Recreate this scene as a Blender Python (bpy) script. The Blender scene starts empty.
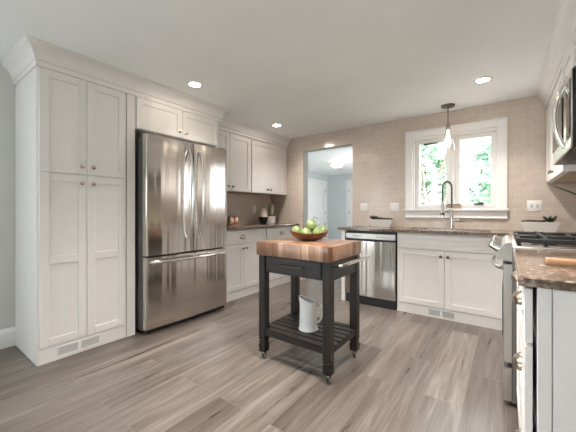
import bpy, bmesh, math, random
from mathutils import Vector, Matrix
random.seed(7)
PI = math.pi
S = bpy.context.scene
COL = S.collection

# ------------------------------------------------------------------ camera, world, sun, added daylight lamps, exposure
cam_d = bpy.data.cameras.new('camera'); cam = bpy.data.objects.new('camera', cam_d); COL.objects.link(cam)
cam_d.sensor_width = 36; cam_d.lens = 297/576*36; cam_d.shift_y = -5/576; cam_d.clip_start = .05
cam.location = (0, 0, 1.12); cam.rotation_euler = (PI/2, 0, .6325)
S.camera = cam
W = bpy.data.worlds.new('sky'); S.world = W; W.use_nodes = True
bgn = W.node_tree.nodes['Background']; bgn.inputs[0].default_value = (.86, .95, 1, 1); bgn.inputs[1].default_value = 2.1
S.view_settings.view_transform = 'Standard'; S.view_settings.look = 'None'
S.view_settings.gamma = 1; S.view_settings.use_curve_mapping = False
S.view_settings.exposure = 2.5
S.cycles.use_denoising = True; S.render.filter_size = 1.0
S.cycles.max_bounces = 10; S.cycles.diffuse_bounces = 6; S.cycles.transparent_max_bounces = 16
S.cycles.sample_clamp_indirect = 6

def lamp(name, kind, loc, rot, energy, color=(1, 1, 1), parent=None, **kw):
    d = bpy.data.lights.new(name, kind); d.energy = energy; d.color = color
    for k, v in kw.items(): setattr(d, k, v)
    o = bpy.data.objects.new(name, d); COL.objects.link(o); o.location = loc; o.rotation_euler = rot
    if parent: o.parent = parent
    return o
lamp('sun', 'SUN', (6, 6, 8), (math.radians(12), math.radians(48), 0), 4.6, (1, .96, .9), angle=.02)
# area lamps added at unseen rear, side and hall openings to stand for daylight
lamp('rear_daylight_fill', 'AREA', (-1.9, -2.72, 1.45), (PI/2, 0, 0), 1.0, (.93, .97, 1), shape='RECTANGLE', size=1.0, size_y=.9)
lamp('side_daylight_fill', 'AREA', (-3.33, -1.5, 1.05), (PI/2, 0, -PI/2), 2.0, (.90, .96, 1), shape='RECTANGLE', size=.75, size_y=1.9)
lamp('hall_daylight_fill', 'AREA', (-1.68, 6.6, 1.42), (PI/2, 0, PI/2), 15, (.96, .97, 1), shape='RECTANGLE', size=1.8, size_y=1.0)

# ------------------------------------------------------------------ materials
class NT:
    def __init__(s, name):
        s.m = bpy.data.materials.new(name); s.m.use_nodes = True
        s.t = s.m.node_tree; s.p = s.t.nodes['Principled BSDF']; s.o = s.t.nodes['Material Output']
    def n(s, typ, **kw):
        x = s.t.nodes.new(typ)
        for k, v in kw.items():
            if k.startswith('i_'):
                key = k[2:]; key = int(key) if key.isdigit() else key
                x.inputs[key].default_value = v
            else: setattr(x, k, v)
        return x
    def l(s, a, b): s.t.links.new(a, b)
    def math(s, op, a, b=None, c=None):
        x = s.n('ShaderNodeMath', operation=op)
        for i, v in enumerate((a, b, c)):
            if v is None: continue
            if isinstance(v, (int, float)): x.inputs[i].default_value = v
            else: s.l(v, x.inputs[i])
        return x.outputs[0]
    def coord(s, order=None, scale=(1, 1, 1)):
        tc = s.n('ShaderNodeTexCoord'); v = tc.outputs['Object']
        if order or scale != (1, 1, 1):
            sp = s.n('ShaderNodeSeparateXYZ'); s.l(v, sp.inputs[0]); cb = s.n('ShaderNodeCombineXYZ')
            order = order or 'XYZ'
            for i, ch in enumerate(order):
                s.l(s.math('MULTIPLY', sp.outputs['XYZ'.index(ch)], scale[i]), cb.inputs[i])
            v = cb.outputs[0]
        return v
    def ramp(s, fac, stops):
        r = s.n('ShaderNodeValToRGB'); e = r.color_ramp.elements
        while len(e) < len(stops): e.new(.5)
        for el, (p, c) in zip(e, stops): el.position = p; el.color = (*c, 1)
        s.l(fac, r.inputs[0]); return r.outputs[0]
    def mix(s, fac, a, b, blend='MIX'):
        x = s.n('ShaderNodeMix', data_type='RGBA', blend_type=blend)
        for sock, v in ((x.inputs[0], fac), (x.inputs[6], a), (x.inputs[7], b)):
            if isinstance(v, (int, float)): sock.default_value = v
            elif isinstance(v, tuple): sock.default_value = (*v, 1) if len(v) == 3 else v
            else: s.l(v, sock)
        return x.outputs[2]
    def set(s, **kw):
        for k, v in kw.items():
            key = k.replace('_', ' ')
            sock = s.p.inputs[key]
            if isinstance(v, (int, float)): sock.default_value = v
            elif isinstance(v, tuple): sock.default_value = (*v, 1) if len(v) == 3 else v
            else: s.l(v, sock)
    def bump(s, h, strength=.3, dist=.002):
        b = s.n('ShaderNodeBump'); b.inputs['Strength'].default_value = strength; b.inputs['Distance'].default_value = dist
        s.l(h, b.inputs['Height']); s.l(b.outputs[0], s.p.inputs['Normal'])

def plain(name, col, rough=.5, metal=0, var=.04, scale=8, **kw):
    n = NT(name); nz = n.n('ShaderNodeTexNoise'); nz.inputs['Scale'].default_value = scale
    n.l(n.coord(), nz.inputs['Vector'])
    a = tuple(c*(1-var) for c in col); b = tuple(min(1, c*(1+var)) for c in col)
    n.set(Base_Color=n.ramp(nz.outputs['Fac'], [(.3, a), (.7, b)]), Roughness=rough, Metallic=metal)
    for k, v in kw.items(): n.p.inputs[k.replace('_', ' ')].default_value = v
    return n.m

def steel(name, col, rough=.25, axis='z', aniso=.5, wavy=0):
    n = NT(name); sc = {'z': (260, 260, 1.2), 'x': (1.2, 260, 260)}[axis]
    nz = n.n('ShaderNodeTexNoise'); nz.inputs['Scale'].default_value = 1; nz.inputs['Detail'].default_value = 3
    n.l(n.coord('XYZ', sc), nz.inputs['Vector'])
    n.set(Base_Color=n.ramp(nz.outputs['Fac'], [(.2, tuple(c*.985 for c in col)), (.8, col)]), Metallic=1.0,
          Roughness=n.math('MULTIPLY_ADD', nz.outputs['Fac'], .02, rough-.01))
    n.p.inputs['Anisotropic'].default_value = aniso
    if wavy:
        lo = n.n('ShaderNodeTexNoise'); lo.inputs['Scale'].default_value = 1; lo.inputs['Detail'].default_value = 2
        n.l(n.coord('XYZ', {'z': (9, 9, .12), 'x': (.12, 9, 9)}[axis]), lo.inputs['Vector']); n.bump(lo.outputs['Fac'], wavy, .012)
    return n.m

def tile_mat(name, order):
    n = NT(name); b = n.n('ShaderNodeTexBrick', offset=.5)
    n.l(n.coord(order), b.inputs['Vector'])
    for k, v in (('Scale', 1), ('Mortar Size', .0016), ('Mortar Smooth', .3), ('Bias', 0), ('Brick Width', .152), ('Row Height', .0765)):
        b.inputs[k].default_value = v
    b.inputs['Color1'].default_value = (.57, .477, .405, 1); b.inputs['Color2'].default_value = (.615, .522, .448, 1)
    b.inputs['Mortar'].default_value = (.68, .60, .53, 1)
    nz = n.n('ShaderNodeTexNoise'); nz.inputs['Scale'].default_value = 26; nz.inputs['Detail'].default_value = 4
    n.l(n.coord(), nz.inputs['Vector'])
    n.set(Base_Color=n.mix(.16, b.outputs['Color'], n.ramp(nz.outputs['Fac'], [(.3, (.42, .36, .30)), (.7, (.70, .62, .55))])),
          Roughness=n.math('MULTIPLY_ADD', b.outputs['Fac'], .5, .16))
    h = n.math('ADD', n.math('MULTIPLY', b.outputs['Fac'], -1), n.math('MULTIPLY', nz.outputs['Fac'], .25))
    n.bump(h, .35, .0015)
    return n.m

def floor_mat():
    n = NT('wood_look_plank'); b = n.n('ShaderNodeTexBrick', offset=.37, offset_frequency=2)
    n.l(n.coord('YXZ'), b.inputs['Vector'])
    for k, v in (('Scale', 1), ('Mortar Size', .0012), ('Mortar Smooth', .2), ('Bias', -.1), ('Brick Width', 1.2), ('Row Height', .2)):
        b.inputs[k].default_value = v
    b.inputs['Color1'].default_value = (0, 0, 0, 1); b.inputs['Color2'].default_value = (1, 1, 1, 1)
    b.inputs['Mortar'].default_value = (.5, .5, .5, 1)
    off = n.n('ShaderNodeVectorMath', operation='MULTIPLY_ADD')
    n.l(b.outputs['Color'], off.inputs[0]); off.inputs[1].default_value = (37, 91, 13)
    n.l(n.coord('XYZ', (13, .9, 1)), off.inputs[2])
    g = n.n('ShaderNodeTexNoise'); g.inputs['Scale'].default_value = 1.4; g.inputs['Detail'].default_value = 7; g.inputs['Roughness'].default_value = .62
    g.inputs['Distortion'].default_value = .8
    n.l(off.outputs[0], g.inputs['Vector'])
    off2 = n.n('ShaderNodeVectorMath', operation='MULTIPLY_ADD')
    n.l(b.outputs['Color'], off2.inputs[0]); off2.inputs[1].default_value = (11, 53, 7)
    n.l(n.coord('XYZ', (70, 2.2, 1)), off2.inputs[2])
    g2 = n.n('ShaderNodeTexNoise'); g2.inputs['Scale'].default_value = 1; g2.inputs['Detail'].default_value = 4
    n.l(off2.outputs[0], g2.inputs['Vector'])
    plank = n.ramp(b.outputs['Color'], [(0, (.138, .114, .098)), (.35, (.202, .173, .151)), (.7, (.166, .142, .126)), (1, (.252, .222, .198))])
    grain = n.ramp(g.outputs['Fac'], [(.30, (.54, .48, .43)), (.44, (.80, .77, .74)), (.54, (.98, .97, .96)), (.70, (1.40, 1.40, 1.40))])
    fine = n.ramp(g2.outputs['Fac'], [(.3, (.86, .85, .84)), (.7, (1.08, 1.08, 1.08))])
    c = n.mix(1.0, n.mix(1.0, plank, grain, 'MULTIPLY'), fine, 'MULTIPLY')
    c = n.mix(b.outputs['Fac'], c, (.20, .172, .15))
    n.set(Base_Color=c, Roughness=n.math('MULTIPLY_ADD', g.outputs['Fac'], .10, .24))
    n.bump(n.math('ADD', n.math('MULTIPLY', b.outputs['Fac'], -1), n.math('MULTIPLY', g2.outputs['Fac'], .15)), .25, .0012)
    return n.m

def granite():
    n = NT('brown_granite'); v = n.coord()
    a = n.n('ShaderNodeTexNoise'); a.inputs['Scale'].default_value = 52; a.inputs['Detail'].default_value = 6; n.l(v, a.inputs['Vector'])
    b = n.n('ShaderNodeTexNoise'); b.inputs['Scale'].default_value = 9; b.inputs['Detail'].default_value = 4; b.inputs['Distortion'].default_value = 1.2; n.l(v, b.inputs['Vector'])
    ca = n.ramp(a.outputs['Fac'], [(.36, (.018, .011, .008)), (.47, (.095, .064, .047)), (.56, (.22, .165, .125)), (.68, (.46, .39, .32))])
    cb = n.ramp(b.outputs['Fac'], [(.3, (.12, .075, .05)), (.7, (.36, .28, .22))])
    n.set(Base_Color=n.mix(.35, ca, cb), Roughness=.14)
    n.bump(a.outputs['Fac'], .03, .001)
    return n.m

def butcher():
    n = NT('butcher_block_wood')
    tc = n.coord('XYZ', (1/.052, 1/.052, 1)); fl = n.n('ShaderNodeVectorMath', operation='FLOOR'); n.l(tc, fl.inputs[0])
    sp = n.n('ShaderNodeSeparateXYZ'); n.l(fl.outputs[0], sp.inputs[0]); cb = n.n('ShaderNodeCombineXYZ')
    n.l(sp.outputs[0], cb.inputs[0]); n.l(sp.outputs[1], cb.inputs[1])
    wn = n.n('ShaderNodeTexWhiteNoise'); n.l(cb.outputs[0], wn.inputs['Vector'])
    col = n.ramp(wn.outputs['Value'], [(0, (.13, .065, .038)), (.3, (.23, .128, .08)), (.6, (.29, .175, .115)), (.85, (.34, .215, .145)), (1, (.50, .36, .26))])
    ad = n.n('ShaderNodeVectorMath', operation='MULTIPLY_ADD'); n.l(wn.outputs['Color'], ad.inputs[0]); ad.inputs[1].default_value = (9, 9, 9)
    n.l(n.coord('XYZ', (55, 55, 5)), ad.inputs[2])
    g = n.n('ShaderNodeTexNoise'); g.inputs['Scale'].default_value = 1; g.inputs['Detail'].default_value = 5; n.l(ad.outputs[0], g.inputs['Vector'])
    n.set(Base_Color=n.mix(1, col, n.ramp(g.outputs['Fac'], [(.3, (.62, .58, .55)), (.7, (1.15, 1.13, 1.1))]), 'MULTIPLY'), Roughness=.28)
    return n.m

def wood(name, c1, c2, rough=.4, axis=0, sc=40):
    n = NT(name); s = [sc]*3; s[axis] = sc*.06
    g = n.n('ShaderNodeTexNoise'); g.inputs['Scale'].default_value = 1; g.inputs['Detail'].default_value = 5; n.l(n.coord('XYZ', tuple(s)), g.inputs['Vector'])
    n.set(Base_Color=n.ramp(g.outputs['Fac'], [(.3, c1), (.7, c2)]), Roughness=rough); n.bump(g.outputs['Fac'], .1, .001); n.p.inputs['Specular IOR Level'].default_value = .35
    return n.m

def emit(name, col, strength):
    n = NT(name); n.set(Base_Color=col, Emission_Color=col, Emission_Strength=float(strength)); return n.m

def clear_glass(name, gloss=.09, tint=(1, 1, 1)):
    n = NT(name); t = n.n('ShaderNodeBsdfTransparent'); t.inputs[0].default_value = (*tint, 1)
    g = n.n('ShaderNodeBsdfGlossy'); g.inputs['Roughness'].default_value = .02
    lw = n.n('ShaderNodeLayerWeight'); lw.inputs[0].default_value = .35
    mx = n.n('ShaderNodeMixShader'); n.l(n.math('MULTIPLY_ADD', lw.outputs['Facing'], .35, gloss-.05), mx.inputs[0])
    n.l(t.outputs[0], mx.inputs[1]); n.l(g.outputs[0], mx.inputs[2]); n.l(mx.outputs[0], n.o.inputs[0])
    return n.m

def leaf_mat(name, c1, c2, transl=.4):
    n = NT(name); nz = n.n('ShaderNodeTexNoise'); nz.inputs['Scale'].default_value = 3; n.l(n.coord(), nz.inputs['Vector'])
    c = n.ramp(nz.outputs['Fac'], [(.3, c1), (.7, c2)]); n.set(Base_Color=c, Roughness=.45)
    if transl:
        tr = n.n('ShaderNodeBsdfTranslucent'); n.l(c, tr.inputs[0]); mx = n.n('ShaderNodeMixShader'); mx.inputs[0].default_value = transl
        n.l(n.p.outputs[0], mx.inputs[1]); n.l(tr.outputs[0], mx.inputs[2]); n.l(mx.outputs[0], n.o.inputs[0])
    return n.m

def pear_mat():
    n = NT('green_pear_skin'); v = n.coord()
    a = n.n('ShaderNodeTexNoise'); a.inputs['Scale'].default_value = 14; n.l(v, a.inputs['Vector'])
    b = n.n('ShaderNodeTexVoronoi'); b.inputs['Scale'].default_value = 160; n.l(v, b.inputs['Vector'])
    c = n.ramp(a.outputs['Fac'], [(.3, (.165, .22, .07)), (.7, (.28, .34, .14))])
    sp = n.math('LESS_THAN', b.outputs['Distance'], .16)
    n.set(Base_Color=n.mix(n.math('MULTIPLY', sp, .45), c, (.28, .27, .08)), Roughness=.32); return n.m

M = dict(
 cab=plain('white_cabinet_paint', (.765, .74, .722), .36, var=.015),
 trim=plain('white_trim_paint', (.80, .785, .77), .4, var=.015),
 ceil=plain('ceiling_paint', (.87, .885, .89), .85, var=.02, scale=2),
 wall=plain('grey_green_wall_paint', (.60, .60, .56), .8, var=.03, scale=3),
 hall=plain('pale_grey_hall_paint', (.58, .61, .62), .8, var=.02, scale=3),
 tile=tile_mat('beige_subway_tile', 'XZY'), tile_l=tile_mat('beige_subway_tile_side', 'YZX'),
 floor=floor_mat(), granite=granite(), butcher=butcher(),
 steel=steel('brushed_stainless', (.62, .575, .53), .17, aniso=.3, wavy=.8), steel_h=steel('brushed_stainless_horizontal', (.70, .66, .62), .24, 'x'),
 chrome=plain('polished_chrome', (.80, .79, .77), .10, 1, .02),
 nickel=plain('brushed_nickel', (.52, .45, .37), .26, 1, .03), darknickel=plain('dark_nickel', (.20, .175, .15), .28, 1, .03),
 black=plain('black_plastic', (.012, .012, .013), .38, var=.1), iron=plain('cast_iron', (.012, .012, .012), .45, var=.2, scale=60),
 darkgrey=plain('dark_grey_enamel', (.10, .098, .092), .4, var=.05), blackglass=plain('black_glass', (.01, .01, .012), .06, var=.02),
 espresso=wood('espresso_stained_wood', (.008, .0055, .0045), (.020, .015, .0125), .38, 2),
 espresso_x=wood('espresso_stained_slat_wood', (.008, .006, .005), (.022, .017, .014), .36, 0),
 bowl=wood('reddish_bowl_wood', (.115, .037, .016), (.24, .088, .038), .3, 0, 50), board=wood('tan_board_wood', (.30, .16, .08), (.47, .28, .16), .42, 0, 50),
 crate=wood('weathered_box_wood', (.33, .22, .16), (.48, .35, .27), .6, 0, 50),
 under=wood('shaded_maple_underside', (.36, .26, .18), (.48, .36, .26), .5, 1, 40), pear=pear_mat(), stem=plain('brown_stem', (.06, .035, .02), .7),  # underside wood tone is tan to carry the shade beneath wall cabinets
 enamel=plain('white_enamel', (.80, .80, .80), .16, var=.01), ceramic=plain('white_ceramic', (.74, .71, .67), .3, var=.02),
 cream=plain('cream_glaze', (.70, .62, .50), .2, var=.06, scale=30), navy=plain('dark_glaze', (.012, .013, .018), .15, var=.1),
 copper=plain('copper_metal', (.70, .45, .32), .2, 1, .04), soil=plain('dark_soil', (.02, .015, .012), .9, var=.3, scale=80),
 succ=leaf_mat('dark_succulent', (.018, .025, .012), (.05, .07, .03), 0), spiky=leaf_mat('spiky_leaf', (.03, .07, .02), (.10, .17, .05), .15),
 varieg=leaf_mat('variegated_leaf', (.30, .36, .20), (.66, .66, .5), .15),
 tree=leaf_mat('sunlit_leaf', (.27, .40, .30), (.48, .60, .49), .5), bark=wood('tree_bark', (.10, .08, .06), (.22, .18, .14), .9, 2, 30),
 lawn=plain('lawn', (.16, .28, .09), .9, var=.3, scale=20), outlet=plain('white_plate_plastic', (.82, .80, .77), .3, var=.01),
 range_steel=steel('range_stainless', (.62, .60, .57), .32, 'x'), slot=plain('slot_grey', (.30, .295, .285), .5), glass=clear_glass('window_glass', .06), shade=clear_glass('clear_shade_glass', .12),
 lens=emit('warm_lamp_lens', (1, .86, .70), 14), bulb=emit('warm_bulb', (1, .80, .55), .7), dome=emit('frosted_lamp_glass', (1, .97, .92), .32),
)

# ------------------------------------------------------------------ geometry helpers
def nb(): return bmesh.new()
def box(bm, x0, x1, y0, y1, z0, z1, bev=0.0, seg=1, mi=0):
    if x0 > x1: x0, x1 = x1, x0
    if y0 > y1: y0, y1 = y1, y0
    if z0 > z1: z0, z1 = z1, z0
    vs = [bm.verts.new((x, y, z)) for x in (x0, x1) for y in (y0, y1) for z in (z0, z1)]
    fs = [bm.faces.new([vs[i] for i in q]) for q in ((0, 1, 3, 2), (4, 6, 7, 5), (0, 4, 5, 1), (2, 3, 7, 6), (0, 2, 6, 4), (1, 5, 7, 3))]
    for f in fs: f.material_index = mi
    if bev:
        es = list({e for f in fs for e in f.edges})
        r = bmesh.ops.bevel(bm, geom=es, offset=bev, segments=seg, affect='EDGES', profile=.5)
        for f in r['faces']: f.material_index = mi
def lathe(bm, prof, n=24, M4=None, start=0):
    rings = []
    for r, z in prof:
        if r < 1e-5: rings.append([bm.verts.new((0, 0, z))])
        else: rings.append([bm.verts.new((r*math.cos(2*PI*i/n), r*math.sin(2*PI*i/n), z)) for i in range(n)])
    for a, b in zip(rings, rings[1:]):
        for i in range(n):
            j = (i+1) % n
            if len(a) == 1 and len(b) == 1: continue
            if len(a) == 1: bm.faces.new((a[0], b[j], b[i]))
            elif len(b) == 1: bm.faces.new((a[i], a[j], b[0]))
            else: bm.faces.new((a[i], a[j], b[j], b[i]))
    vs = [v for r in rings for v in r]
    if M4 is not None: bmesh.ops.transform(bm, matrix=M4, verts=vs)
    return vs
def tube(bm, pts, r, n=10, flat=1.0, up=(0, 0, 1)):
    pts = [Vector(p) for p in pts]; rs = r if isinstance(r, (list, tuple)) else [r]*len(pts)
    rings = []; pu = None
    for i, p in enumerate(pts):
        t = (pts[min(i+1, len(pts)-1)]-pts[max(i-1, 0)]).normalized()
        if pu is None:
            u = Vector(up); u = u if abs(u.dot(t)) < .95 else Vector((1, 0, 0))
        else: u = pu
        u = (u-t*u.dot(t)).normalized(); pu = u; w = t.cross(u)
        rings.append([bm.verts.new(p+(u*math.cos(2*PI*k/n)*flat+w*math.sin(2*PI*k/n))*rs[i]) for k in range(n)])
    for a, b in zip(rings, rings[1:]):
        for k in range(n): bm.faces.new((a[k], a[(k+1) % n], b[(k+1) % n], b[k]))
    bm.faces.new(rings[0]); bm.faces.new(list(reversed(rings[-1])))
def prism(bm, poly, x0, x1, axis='x'):
    f = {'x': lambda a, b, t: (t, a, b), 'y': lambda a, b, t: (a, t, b), 'z': lambda a, b, t: (a, b, t)}[axis]
    A = [bm.verts.new(f(a, b, x0)) for a, b in poly]; B = [bm.verts.new(f(a, b, x1)) for a, b in poly]
    n = len(poly)
    for i in range(n): bm.faces.new((A[i], A[(i+1) % n], B[(i+1) % n], B[i]))
    bm.faces.new(A); bm.faces.new(B)
def sweep(bm, path, prof):
    P = [Vector(p) for p in path]; nr = []
    for a, b in zip(P, P[1:]):
        d = (b-a).normalized(); nr.append(Vector((d.y, -d.x)))
    rows = []
    for i, p in enumerate(P):
        if i == 0: o = nr[0]
        elif i == len(P)-1: o = nr[-1]
        else: o = (nr[i-1]+nr[i])/(1+nr[i-1].dot(nr[i]))
        rows.append([bm.verts.new((p.x+o.x*k, p.y+o.y*k, z)) for k, z in prof])
    for a, b in zip(rows, rows[1:]):
        for j in range(len(prof)):
            k = (j+1) % len(prof); bm.faces.new((a[j], a[k], b[k], b[j]))
    bm.faces.new(rows[0]); bm.faces.new(rows[-1])
def mk(name, bm, mat, parent=None, loc=(0, 0, 0), rot=(0, 0, 0), smooth=38, xf=None):
    if xf is not None: bmesh.ops.transform(bm, matrix=xf, verts=bm.verts)
    bmesh.ops.recalc_face_normals(bm, faces=bm.faces)
    me = bpy.data.meshes.new(name); bm.to_mesh(me); bm.free()
    for m in (mat if isinstance(mat, (list, tuple)) else [mat]): me.materials.append(m)
    if smooth: me.shade_smooth(); me.set_sharp_from_angle(angle=math.radians(smooth))
    o = bpy.data.objects.new(name, me); COL.objects.link(o); o.location = loc; o.rotation_euler = rot
    if parent: o.parent = parent
    return o
def tag(o, label=None, cat=None, group=None, kind=None):
    if label: o['label'] = label
    if cat: o['category'] = cat
    if group: o['group'] = group
    if kind: o['kind'] = kind
    return o
def thing(name, label, cat, loc=(0, 0, 0), rz=0, group=None):
    o = bpy.data.objects.new(name, None); COL.objects.link(o); o.empty_display_size = .1
    o.location = loc; o.rotation_euler = (0, 0, rz); return tag(o, label, cat, group)
def struct(name, bm, mat, smooth=0): return tag(mk(name, bm, mat, smooth=smooth), kind='structure')
def sname(name, loc=(0, 0, 0), rz=0):
    o = bpy.data.objects.new(name, None); COL.objects.link(o); o.location = loc; o.rotation_euler = (0, 0, rz); o['kind'] = 'structure'; return o
def dup(root, loc, rz=None, label=None):
    r = root.copy(); COL.objects.link(r); r.location = loc
    if rz is not None: r.rotation_euler = (0, 0, rz)
    if label: r['label'] = label
    for ch in list(root.children):
        c = ch.copy(); COL.objects.link(c); c.parent = r
        for g in ch.children:
            d = g.copy(); COL.objects.link(d); d.parent = c
    return r
T = Matrix.Translation
def RX(a): return Matrix.Rotation(a, 4, 'X')
def RY(a): return Matrix.Rotation(a, 4, 'Y')
def RZ(a): return Matrix.Rotation(a, 4, 'Z')

# cabinet fronts: local frame, front faces -y, x along the width
def shaker_bm(x0, x1, z0, z1, y=0, t=.02, st=.058, mids=()):
    bm = nb(); f = y-t
    box(bm, x0, x0+st, f, y, z0, z1, .0014); box(bm, x1-st, x1, f, y, z0, z1, .0014)
    box(bm, x0+st, x1-st, f, y, z0, z0+st, .0014); box(bm, x0+st, x1-st, f, y, z1-st, z1, .0014)
    for m in mids: box(bm, x0+st, x1-st, f, y, m-st/2, m+st/2, .0014)
    box(bm, x0+st-.004, x1-st+.004, f+.009, y-.002, z0+st-.004, z1-st+.004)
    return bm
def door(par, x0, x1, z0, z1, knob=None, mids=(), name='door', st=.058, y=0, metal='nickel'):
    d = mk(name, shaker_bm(x0, x1, z0, z1, y, mids=mids, st=st), M['cab'], par, smooth=0)
    for k in ([knob] if knob and not isinstance(knob, list) else (knob or [])):
        bm = nb(); lathe(bm, [(.0, 0), (.0085, 0), (.0065, .004), (.005, .013), (.011, .017), (.0155, .022), (.0155, .026), (.011, .030), (0, .031)], 20, T((k[0], y-.02, k[1])) @ RX(PI/2))
        mk('knob', bm, M[metal], d)
    return d
def cup_pull(par, x, z, y=-.02, w=.047):
    bm = nb(); n = 14; rows = []
    for i in range(7):
        ph = -.35+(PI/2+.35)*i/6
        rows.append([bm.verts.new((x+w*math.cos(ph)*math.cos(a), y-.026*math.cos(ph)*math.sin(a)-.001, z-.008+.032*math.sin(ph))) for a in [PI*j/n for j in range(n+1)]])
    for a, b in zip(rows, rows[1:]):
        for j in range(n): bm.faces.new((a[j], a[j+1], b[j+1], b[j]))
    bmesh.ops.remove_doubles(bm, verts=bm.verts, dist=1e-5)
    bmesh.ops.solidify(bm, geom=bm.faces[:], thickness=.0022)
    box(bm, x-w*.86, x+w*.86, y-.002, y, z-.012, z+.012)
    mk('cup_pull', bm, M['nickel'], par)
def drawer(par, x0, x1, z0, z1, pull=None, name='drawer', st=.042, y=0):
    d = mk(name, shaker_bm(x0, x1, z0, z1, y, st=st), M['cab'], par, smooth=0)
    if pull: cup_pull(d, pull[0], pull[1], y-.02)
    return d
def vent(par, x0, x1, z0, z1, y):
    v = nb(); xm = (x0+x1)/2
    box(v, x0, x1, y-.004, y, z0, z0+.008); box(v, x0, x1, y-.004, y, z1-.008, z1)
    for a, b in ((x0, x0+.01), (xm-.012, xm+.012), (x1-.01, x1)): box(v, a, b, y-.004, y, z0+.008, z1-.008)
    n = 6; hh = (z1-z0-.016)/n
    for i in range(n): box(v, x0+.01, x1-.01, y-.003, y+.001, z0+.008+i*hh+.0035, z0+.008+(i+1)*hh-.0035)
    o = mk('toe_vent', v, M['trim'], par, smooth=0)
    b = nb(); box(b, x0+.01, x1-.01, y-.0012, y, z0+.008, z1-.008); mk('vent_backing', b, M['slot'], o, smooth=0)

# ------------------------------------------------------------------ the setting
H = 2.32; YB = 4.02; XL = -3.31; XR = .65; YR = -2.7
b = nb(); box(b, -5.1, 1.0, YR-.3, 9.2, -.08, 0); struct('floor', b, M['floor'])
b = nb(); box(b, XL-.1, XR+.1, YR-.1, YB+.13, H, H+.1); struct('ceiling', b, M['ceil'])
b = nb(); box(b, -5.0, -1.63, YB+.13, 9.1, H, H+.1); struct('ceiling_hall', b, M['ceil'])
b = nb()
for y0, y1, z0, z1 in ((YR-.1, -1.9, 0, H), (-1.1, YB+.15, 0, H), (-1.9, -1.1, 2.0, H)): box(b, XL-.1, XL, y0, y1, z0, z1)
struct('wall_left', b, M['wall'])
b = nb(); box(b, XR, XR+.1, YR-.1, YB+.15, 0, H); struct('wall_right', b, M['wall'])
OX0, OX1, OZ = -2.646, -1.789, 2.095         # doorway
WX0, WX1, WZ0, WZ1 = -.962, -.072, 1.146, 2.05   # window
def wall_pieces(bm, y0, y1):
    box(bm, XL, OX0, y0, y1, 0, H); box(bm, OX0, OX1, y0, y1, OZ, H); box(bm, OX1, WX0, y0, y1, 0, H)
    box(bm, WX0, WX1, y0, y1, 0, WZ0); box(bm, WX0, WX1, y0, y1, WZ1, H); box(bm, WX1, XR, y0, y1, 0, H)
b = nb(); wall_pieces(b, YB+.008, YB+.15); struct('wall_back', b, M['wall'])
b = nb(); wall_pieces(b, YB, YB+.008); struct('wall_back_tile', b, M['tile'])
b = nb(); box(b, XL, XL+.008, 2.36, YB, .90, 1.42); struct('wall_left_tile', b, M['tile_l'])
b = nb(); box(b, XR-.008, XR, 1.2, YB, .90, 1.5); struct('wall_right_tile', b, M['tile_l'])
b = nb(); 
for x0, x1, z0, z1 in ((XL, -2.4, 0, H), (-1.4, XR, 0, H), (-2.4, -1.4, 0, 1.0), (-2.4, -1.4, 1.9, H)): box(b, x0, x1, YR-.1, YR, z0, z1)
struct('wall_rear', b, M['wall'])
# hall beyond the doorway
b = nb(); box(b, -4.97, -4.87, YB+.15, 9.05, 0, H); struct('wall_hall_left', b, M['hall'])
b = nb(); box(b, -4.87, XL-.1, YB+.05, YB+.15, 0, H); struct('wall_hall_front', b, M['hall'])
b = nb(); box(b, -4.97, -1.63, 8.95, 9.05, 0, H); struct('wall_hall_back', b, M['hall'])
b = nb()
for y0, y1, z0, z1 in ((YB+.15, 5.7, 0, H), (7.5, 8.95, 0, H), (5.7, 7.5, 0, .9), (5.7, 7.5, 1.95, H)): box(b, -1.73, -1.63, y0, y1, z0, z1)
struct('wall_hall_right', b, M['hall'])
b = nb(); prism(b, [(XL, 0), (XL+.016, 0), (XL+.016, .125), (XL+.006, .15), (XL, .155)], YR, .655, 'y'); struct('baseboard_left', b, M['trim'])
b = nb(); box(b, -4.87, -4.855, 4.2, 7.6, 0, .14); box(b, -4.87, -4.855, 8.93, 8.95, 0, .14); box(b, -4.87, -4.21, 8.935, 8.95, 0, .14); struct('baseboard_hall', b, M['trim'])

def hall_door(name, loc, rz, w=.82, hinge=1):
    d = sname(name, loc, rz)            # local: face towards -y, x along the wall
    b = nb(); h = 2.03
    for a in ((-.09, 0, 0, h), (w, w+.09, 0, h), (-.09, w+.09, h, h+.09)): box(b, a[0], a[1], -.02, 0, a[2], a[3], .004)
    mk('door_casing', b, M['trim'], d, smooth=0)
    b = shaker_bm(.004, w-.004, .01, h-.004, -.004, .012, .12, (.95,)); mk('door_leaf', b, M['trim'], d, smooth=0)
    for z in (.25, 1.06, 1.78):
        b = nb(); lathe(b, [(0, -.05), (.008, -.05), (.008, .05), (0, .05)], 10, T((w-.006 if hinge else .006, -.022, z))); mk('hinge', b, M['darknickel'], d)
    b = nb(); lathe(b, [(0, 0), (.024, 0), (.024, .008), (.01, .012), (.01, .035), (.026, .045), (.026, .06), (0, .068)], 16, T((w-.07, -.016, .95)) @ RX(PI/2))
    if not hinge: mk('door_knob', b, M['darknickel'], d)
    else: b.free()
    return d
hall_door('door_1', (-4.87, 7.70, 0), PI/2, 1.05)
hall_door('door_2', (-4.10, 8.95, 0), 0, hinge=0)

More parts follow.
